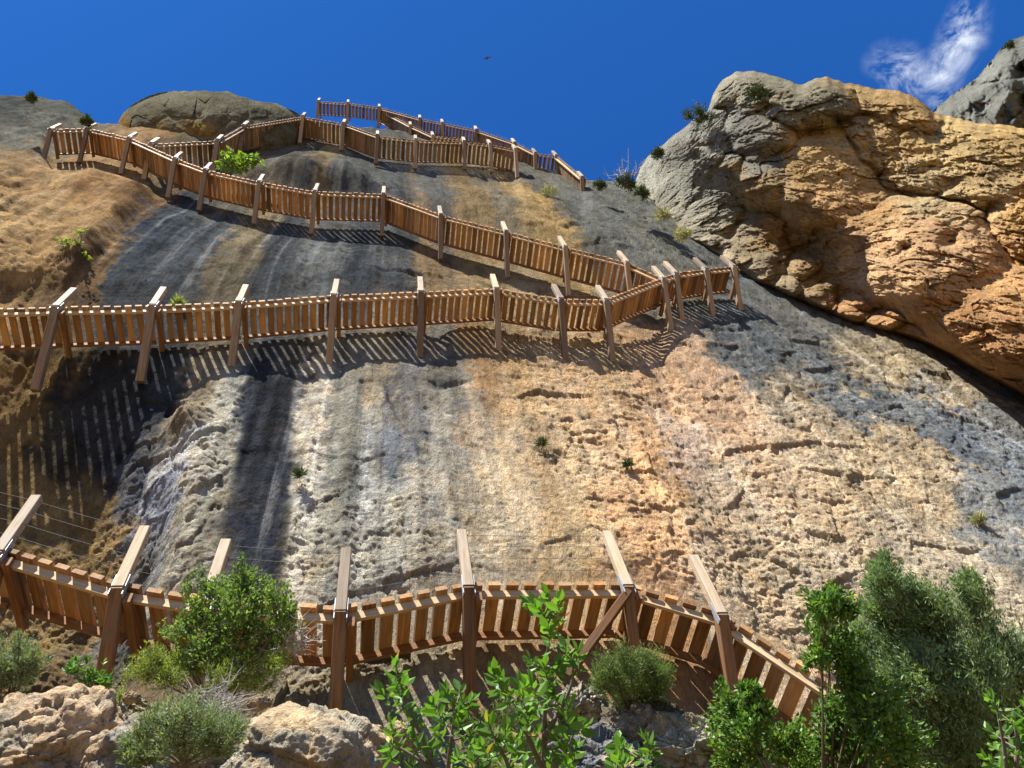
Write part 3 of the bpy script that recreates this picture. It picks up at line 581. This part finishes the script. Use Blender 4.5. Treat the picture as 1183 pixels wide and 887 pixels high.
shrub('juniper_tree', 'feathery grey-green juniper tree at the lower right corner', 'tree', 6., (1190, 1010, 6.4),
 [(1022,655,12),(1020,672,16),(1030,690,24),(1062,690,20),(1070,705,24),(1119,670,9),(1122,685,14),(1127,706,16),(1040,722,32),(1086,728,32),(1010,704,14),(1070,762,42),(1115,772,42),(1040,752,32),(1148,752,32),(1163,790,40),(1096,815,44),(1058,795,30),(1152,838,44),(1115,868,46),(1183,760,20),(1188,830,30),(1180,880,40),(1000,735,22),(1062,825,36),(1080,860,44),(1048,776,30),(990,760,18),(1135,805,36),(1085,790,36)], L_jun, .05, 'spray', 1.5, upb=.9, clump=1.6, stem=.035)
shrub('oak_shrub', 'dark glossy-leaved oak shrub in front of the right end of the lowest walkway', 'shrub', 4.6, (950, 1010, 4.8),
 [(963,690,11),(950,699,15),(973,700,15),(957,731,20),(973,750,20),(948,757,16),(990,796,24),(966,822,18),(1010,813,24),(866,800,10),(847,818,22),(876,825,18),(862,848,28),(905,862,24),(962,840,32),(1014,842,32),(1045,858,24),(850,884,26),(925,882,34),(1000,882,38),(985,770,16)], L_oak, .038, 'oval', .95, upb=.2, clump=1.1, stem=.010)
rosettes('bright_shrub', 'small bright green leafy shrub in the bottom right corner in front of the juniper', 3.2, [[(1165,920),(1160,860),(1152,820)],[(1172,920),(1176,860),(1172,835)]],
 [(1150,815),(1160,828),(1172,832),(1182,822),(1150,850),(1165,850),(1180,855),(1155,868),(1172,875),(1150,884),(1183,880),(1164,888)], L_arb, .05)
rosettes('strawberry_tree', 'tall bright-leaved strawberry tree in the bottom centre of the picture', 3.,
 [[(628,900),(629,840),(631,793),(633,740),(635,702)],[(628,890),(610,850),(598,810),(580,796)],[(629,850),(648,820),(660,790),(662,766)],[(600,910),(585,880),(572,850)],[(640,910),(650,880),(662,850)]],
 [(620,701),(635,698),(645,706),(628,712),(640,722),(635,738),(657,757),(668,764),(649,765),(617,768),(631,781),(643,776),(574,789),(584,799),(600,797),(617,800),(604,811),(632,806),(645,812),(657,827),(650,842),(669,845),(622,828),(610,838),(636,846),(568,846),(583,853),(600,858),(561,869),(590,875),(575,882),(620,867),(641,868),(660,872),(605,886),(632,886),(553,886),(655,890)], L_arb, .058)
rosettes('strawberry_sapling', 'forked bright-leaved sapling just left of the central strawberry tree', 3.1,
 [[(503,910),(501,887),(483,838),(468,808),(460,786)],[(515,910),(520,860),(525,830),(531,806)],[(501,890),(480,875),(455,860)]],
 [(458,780),(466,790),(447,808),(462,806),(483,827),(472,838),(453,849),(449,872),(462,866),(482,858),(494,866),(505,823),(514,834),(531,800),(520,809),(543,812),(531,838),(545,846),(509,853),(538,868),(524,879),(499,882),(476,886),(550,878)], L_arb, .058)
rosettes('leafy_seedling', 'small bright-leaved seedling in front of the pale broken rocks, right of the central strawberry tree', 3.2, [[(712,910),(714,880),(716,862)],[(748,910),(748,885),(750,866)]],
 [(714,860),(722,866),(750,864),(743,878),(709,882),(753,876),(717,884)], L_arb, .06)
shrub('fine_leaved_bush', 'rounded fine-leaved green bush on the rocks below the lowest walkway, right of centre', 'bush', 5.4, (738, 845),
 [(705,772,18),(728,762,18),(748,770,20),(760,778,14),(715,792,20),(740,792,22),(758,795,14),(725,812,18),(742,815,16),(694,785,12)], L_fine, .035, 'needle', 1.3, upb=.6, clump=1.6, stem=.012)
shrub('low_fine_bush', 'low faint green bush behind the central strawberry tree', 'bush', 4.2, (590, 880),
 [(565,840,18),(590,825,18),(575,860,18),(600,850,15)], L_fine, .035, 'needle', .9, upb=.6, clump=1., stem=.008)
shrub('evergreen_bush', 'big dense green bush hiding part of the lowest walkway, left of centre', 'bush', 6.2, (270, 800),
 [(247,677,20),(282,670,18),(228,702,22),(266,702,26),(323,694,18),(298,690,20),(213,723,18),(247,728,26),(285,725,26),(323,722,18),(310,745,20),(266,751,24),(232,750,20),(333,706,10)], L_ever, .036, 'kite', .8, upb=.6, clump=1.0, stem=.022)
shrub('yellow_green_bush', 'low yellow-green bush at the foot of the big dense bush', 'bush', 5.9, (235, 812),
 [(205,764,18),(222,772,18),(165,774,18),(178,762,14),(256,776,18),(280,782,18),(300,778,18),(318,767,12),(190,780,15)], L_yel, .04, 'spray', 1., upb=.7, clump=1.3, stem=.012)
shrub('creeping_juniper', 'grey-green juniper shrub spreading over the boulder at lower left', 'shrub', 4.4, (210, 885),
 [(190,831,20),(165,846,20),(213,827,20),(238,832,20),(266,846,17),(209,854,26),(160,870,18),(236,856,20),(178,868,18),(258,858,12),(150,858,10)], L_junp, .035, 'spray', 1.2, upb=.8, clump=1.4, stem=.012)
shrub('leftmost_bush', 'grey-green bush cut by the left edge below the lowest walkway', 'bush', 6., (12, 815),
 [(23,746,14),(8,763,20),(36,763,14),(15,783,16),(30,775,12),(-15,775,22)], L_junp, .04, 'spray', 1.1, upb=.8, clump=1.3, stem=.014)
shrub('small_leafy_plant', 'small plant with bright leaves between the leftmost bush and the big dense bush', 'plant', 5.8, (100, 800),
 [(91,767,7),(110,776,8),(102,785,8),(119,790,7),(80,775,5)], L_arb, .05, 'oval', .5, stem=.006)
shrub('green_tussock', 'little green tussock on the tan rock below the small leafy plant', 'plant', 5.6, (131, 822), [(133,810,8),(127,805,5),(138,803,5)], L_yel, .04, 'spray', .8, upb=1.2, stem=.004)
# dead twigs
def twigs(label, px, py, dep, r, n=40, name='dead_twigs'):
    b0 = PW(np.array(float(px)), np.array(float(py)), dep); root = thing(name, label, 'twigs', b0); tb = TB(4); n = int(n*1.6)
    for k in range(n):
        b = b0+rng.normal(0, .28, 3)*r*dep/850*np.array([1, .6, .5])
        v = rng.normal(size=3); v[2] = abs(v[2])*.9; v /= np.linalg.norm(v); L = r*dep/850*rng.uniform(.5, 1.2); m = b+v*L*.5+rng.normal(0, L*.12, 3); tt = np.linspace(0, 1, 5)[:, None]; e = b+v*L+rng.normal(0, L*.1, 3)
        tb.tube((1-tt)**2*b+2*tt*(1-tt)*m+tt**2*e, np.linspace(.0035, .0012, 5)*dep/5)
        for q in range(2):
            w = rng.normal(size=3); tb.tube(np.array([m, m+w*L*.13, m+w*L*.22+v*L*.1]), np.linspace(.002, .001, 3)*dep/5)
    tb.build('branches', M_dead, root); return root
twigs('grey dead twigs between the yellow-green bush and the creeping juniper', 248, 822, 5.2, 42, 60)
twigs('bare brown twigs at the right side of the big dense bush', 338, 745, 6., 34, 30)
twigs('bare dead branch standing against the sky left of the rock buttress', 722, 205, 33., 22, 12)
# plants on the wall
def wd(x, y, off=.9): return float(depth_plane(x, y, off))
shrub('fig_bush', 'lime-green fig bush on the ledge between the upper stairways', 'bush', wd(275, 188, .2), (276, 200), [(267,180,6),(284,184,8),(295,185,6),(260,190,6),(277,190,7)], L_fig, .22, 'kite', .7, stem=.03)
shrub('wall_sapling', 'thin yellow-green sapling growing from the ochre rock at left', 'sapling', wd(86, 290, .3), (92, 318), [(71,279,5),(95,269,4),(100,293,4),(79,284,4),(90,280,3)], L_yel, .12, 'kite', .35, stem=.02)
for (x, y, r, m, lab, nm) in [
 (634,222,8,L_dry,'dry grass tuft on the grey slab right of the upper stairways','grass_tuft'),
 (345,547,5,L_dark,'small dark green tuft beside the dark water streak','grass_tuft'),
 (626,512,2.5,L_dark,'tiny tuft in the middle of the ochre wall','grass_tuft'),
 (726,537,2.5,L_dark,'tiny dark tuft in a pocket of the orange wall','grass_tuft'),
 (205,349,4,L_yel,'tiny bright plant just above the middle walkway','grass_tuft'),
 (1132,600,6,L_dry,'pale tuft on the grey slab above the juniper tree','grass_tuft'),
 (767,248,6,L_dry,'dry tuft at the foot of the rock buttress, nearest the skyline','grass_tuft'),
 (790,270,7,L_dry,'dry tuft in the corner between slab and buttress, lower of the two','grass_tuft'),
 (235,727-577,3,L_fig,'little green tuft on the summit under the ochre patch','grass_tuft')]:
    shrub(nm, lab, 'grass tuft', wd(x, y, .75)-(4 if x in (767, 790) else 0), (x, y+r), [(x,y,r*.7),(x-r*.6,y+r*.2,r*.5),(x+r*.6,y+r*.2,r*.5)], m, .02*wd(x, y, .75)**.75, 'needle', .9, upb=1.4, stem=.01)
for (x, y, r, dd, lab) in [
 (724,203,9,34,'dark bush on the skyline in the notch beside the buttress'),
 (693,207,5,37,'low green bush on the skyline next to the end of the topmost stairway'),
 (742,216,6,33,'green bush at the left foot of the buttress skyline'),
 (806,124,12,33.5,'dark evergreen bush clinging to the step in the buttress skyline'),
 (760,171,5,34,'small bush on the left shoulder of the buttress'),
 (876,99,8,32.5,'olive bush on top of the buttress'),
 (36,107,4,33,'small dark bush on the far left skyline'),
 (100,134,5,32,'low bush on the left skyline beside the landing'),
 (1167,46,4,60,'tiny bush on the edge of the far cliff')]:
    shrub('skyline_bush', lab, 'bush', dd*.97, (x+r*.3, y+r+6), [(x,y+3,r*.6),(x-r*.9,y+r*.4+4,r*.5),(x+r*.8,y+r*.5+4,r*.5),(x+r*.2,y+r*.8+5,r*.7)], L_dark, .16, 'spray', 1.1, stem=.04, clump=.7, depthr=.3, upb=.8)
# small bird high above
b = PW(np.array(563.), np.array(67.), 70.); s = .38
bv = np.array([(0,.5,0),(.07,.2,.05),(-.07,.2,.05),(.05,-.3,.03),(-.05,-.3,.03),(0,-.6,0),(0,.1,-.08),(.55,.15,.16),(1.15,-.12,.05),(.5,-.1,.14),(-.55,.15,.16),(-1.15,-.12,.05),(-.5,-.1,.14)])*s
bf = [(0,1,2),(1,3,2),(2,3,4),(3,5,4),(0,6,1),(0,2,6),(6,5,3),(6,4,5),(1,6,3),(2,4,6),(1,7,9),(7,8,9),(1,9,3),(2,12,10),(10,12,11),(2,4,12)]
bo = mesh_obj('bird', bv, np.array(bf), plain('feather_brown', (.08, .07, .06), .8)); bo.location = tuple(b); tag(bo, 'tiny dark bird gliding high in the blue sky above the stairways', 'bird')
# ------------------------------------------------------------------ sun and sky
SE = math.radians(57); A = math.radians(36)
nh = -NH; to = np.array([nh[0]*math.cos(A)-nh[1]*math.sin(-A)*-1, 0, 0])
ca, sa = math.cos(-A), math.sin(-A)
to = np.array([nh[0]*ca-nh[1]*sa, nh[0]*sa+nh[1]*ca, 0])
if to[0] > nh[0]: ca, sa = math.cos(A), math.sin(A); to = np.array([nh[0]*ca-nh[1]*sa, nh[0]*sa+nh[1]*ca, 0])
S = np.array([to[0]*math.cos(SE), to[1]*math.cos(SE), math.sin(SE)])
sl = bpy.data.lights.new('sun', 'SUN'); sl.energy = 5.; sl.angle = math.radians(.5); sl.color = (1, .965, .90)
so = bpy.data.objects.new('sun', sl); COL.objects.link(so); so.rotation_euler = Vector(tuple(-S)).to_track_quat('-Z', 'Y').to_euler(); so.location = (0, 0, 60)
w = bpy.data.worlds.new('World'); SC.world = w; w.use_nodes = True; nt = w.node_tree; nt.nodes.clear()
sky = nd(nt, 'ShaderNodeTexSky', sky_type='NISHITA', sun_disc=False, sun_elevation=SE, sun_rotation=math.atan2(S[0], S[1]), altitude=700., air_density=1., dust_density=.3, ozone_density=4.)
bg = nt.nodes.new('ShaderNodeBackground'); bg.inputs[1].default_value = .064; out = nt.nodes.new('ShaderNodeOutputWorld')
# wisp of cloud: noise inside a soft region of the sky, placed by direction
tc = nt.nodes.new('ShaderNodeTexCoord')
def dirn(x, y): v = rowray(x, y); return v/np.linalg.norm(v)
def blob(x, y, r, pw=1.):
    n = nd(nt, 'ShaderNodeVectorMath', operation='DISTANCE'); lk(nt, tc.outputs['Generated'], n.inputs[0]); n.inputs[1].default_value = tuple(dirn(x, y))
    m = nd(nt, 'ShaderNodeMapRange', interpolation_type='SMOOTHSTEP'); lk(nt, n.outputs['Value'], m.inputs[0]); m.inputs[1].default_value = r/850*.9; m.inputs[2].default_value = 0; m.inputs[3].default_value = 0; m.inputs[4].default_value = pw; return m.outputs[0]
acc = None
for q in [(1117,20,26,.9),(1112,42,30,1.),(1100,65,30,1.),(1085,88,30,.9),(1060,92,30,.9),(1040,82,34,.9),(1088,112,26,.6),(1020,70,26,.4)]:
    o = blob(*q)
    if acc is None: acc = o
    else: m = nd(nt, 'ShaderNodeMath', operation='MAXIMUM'); lk(nt, acc, m.inputs[0]); lk(nt, o, m.inputs[1]); acc = m.outputs[0]
cn = nd(nt, 'ShaderNodeTexNoise', i_Scale=20., i_Detail=10., i_Roughness=.68, i_Distortion=.7); lk(nt, tc.outputs['Generated'], cn.inputs['Vector'])
cr = ramp(nt, cn.outputs[0], [(.42, g3(0.)), (.70, g3(1.))])
mm = nd(nt, 'ShaderNodeMath', operation='MULTIPLY'); lk(nt, acc, mm.inputs[0]); lk(nt, cr, mm.inputs[1]); mm.use_clamp = True
SKYT = (.145, .52, .98)
skc = mixc(nt, sky.outputs[0], SKYT, 1., 'MULTIPLY')
lk(nt, mixc(nt, skc, (6., 6.4, 6.9), mm.outputs[0]), bg.inputs[0])
lk(nt, bg.outputs[0], out.inputs[0])
# ------------------------------------------------------------------ render settings
SC.render.engine = 'CYCLES'
SC.view_settings.view_transform = 'Standard'; SC.view_settings.look = 'None'; SC.view_settings.gamma = 1; SC.view_settings.exposure = 1.55
SC.cycles.max_bounces = 6; SC.cycles.diffuse_bounces = 4
SC.render.resolution_x = 1024; SC.render.resolution_y = 768
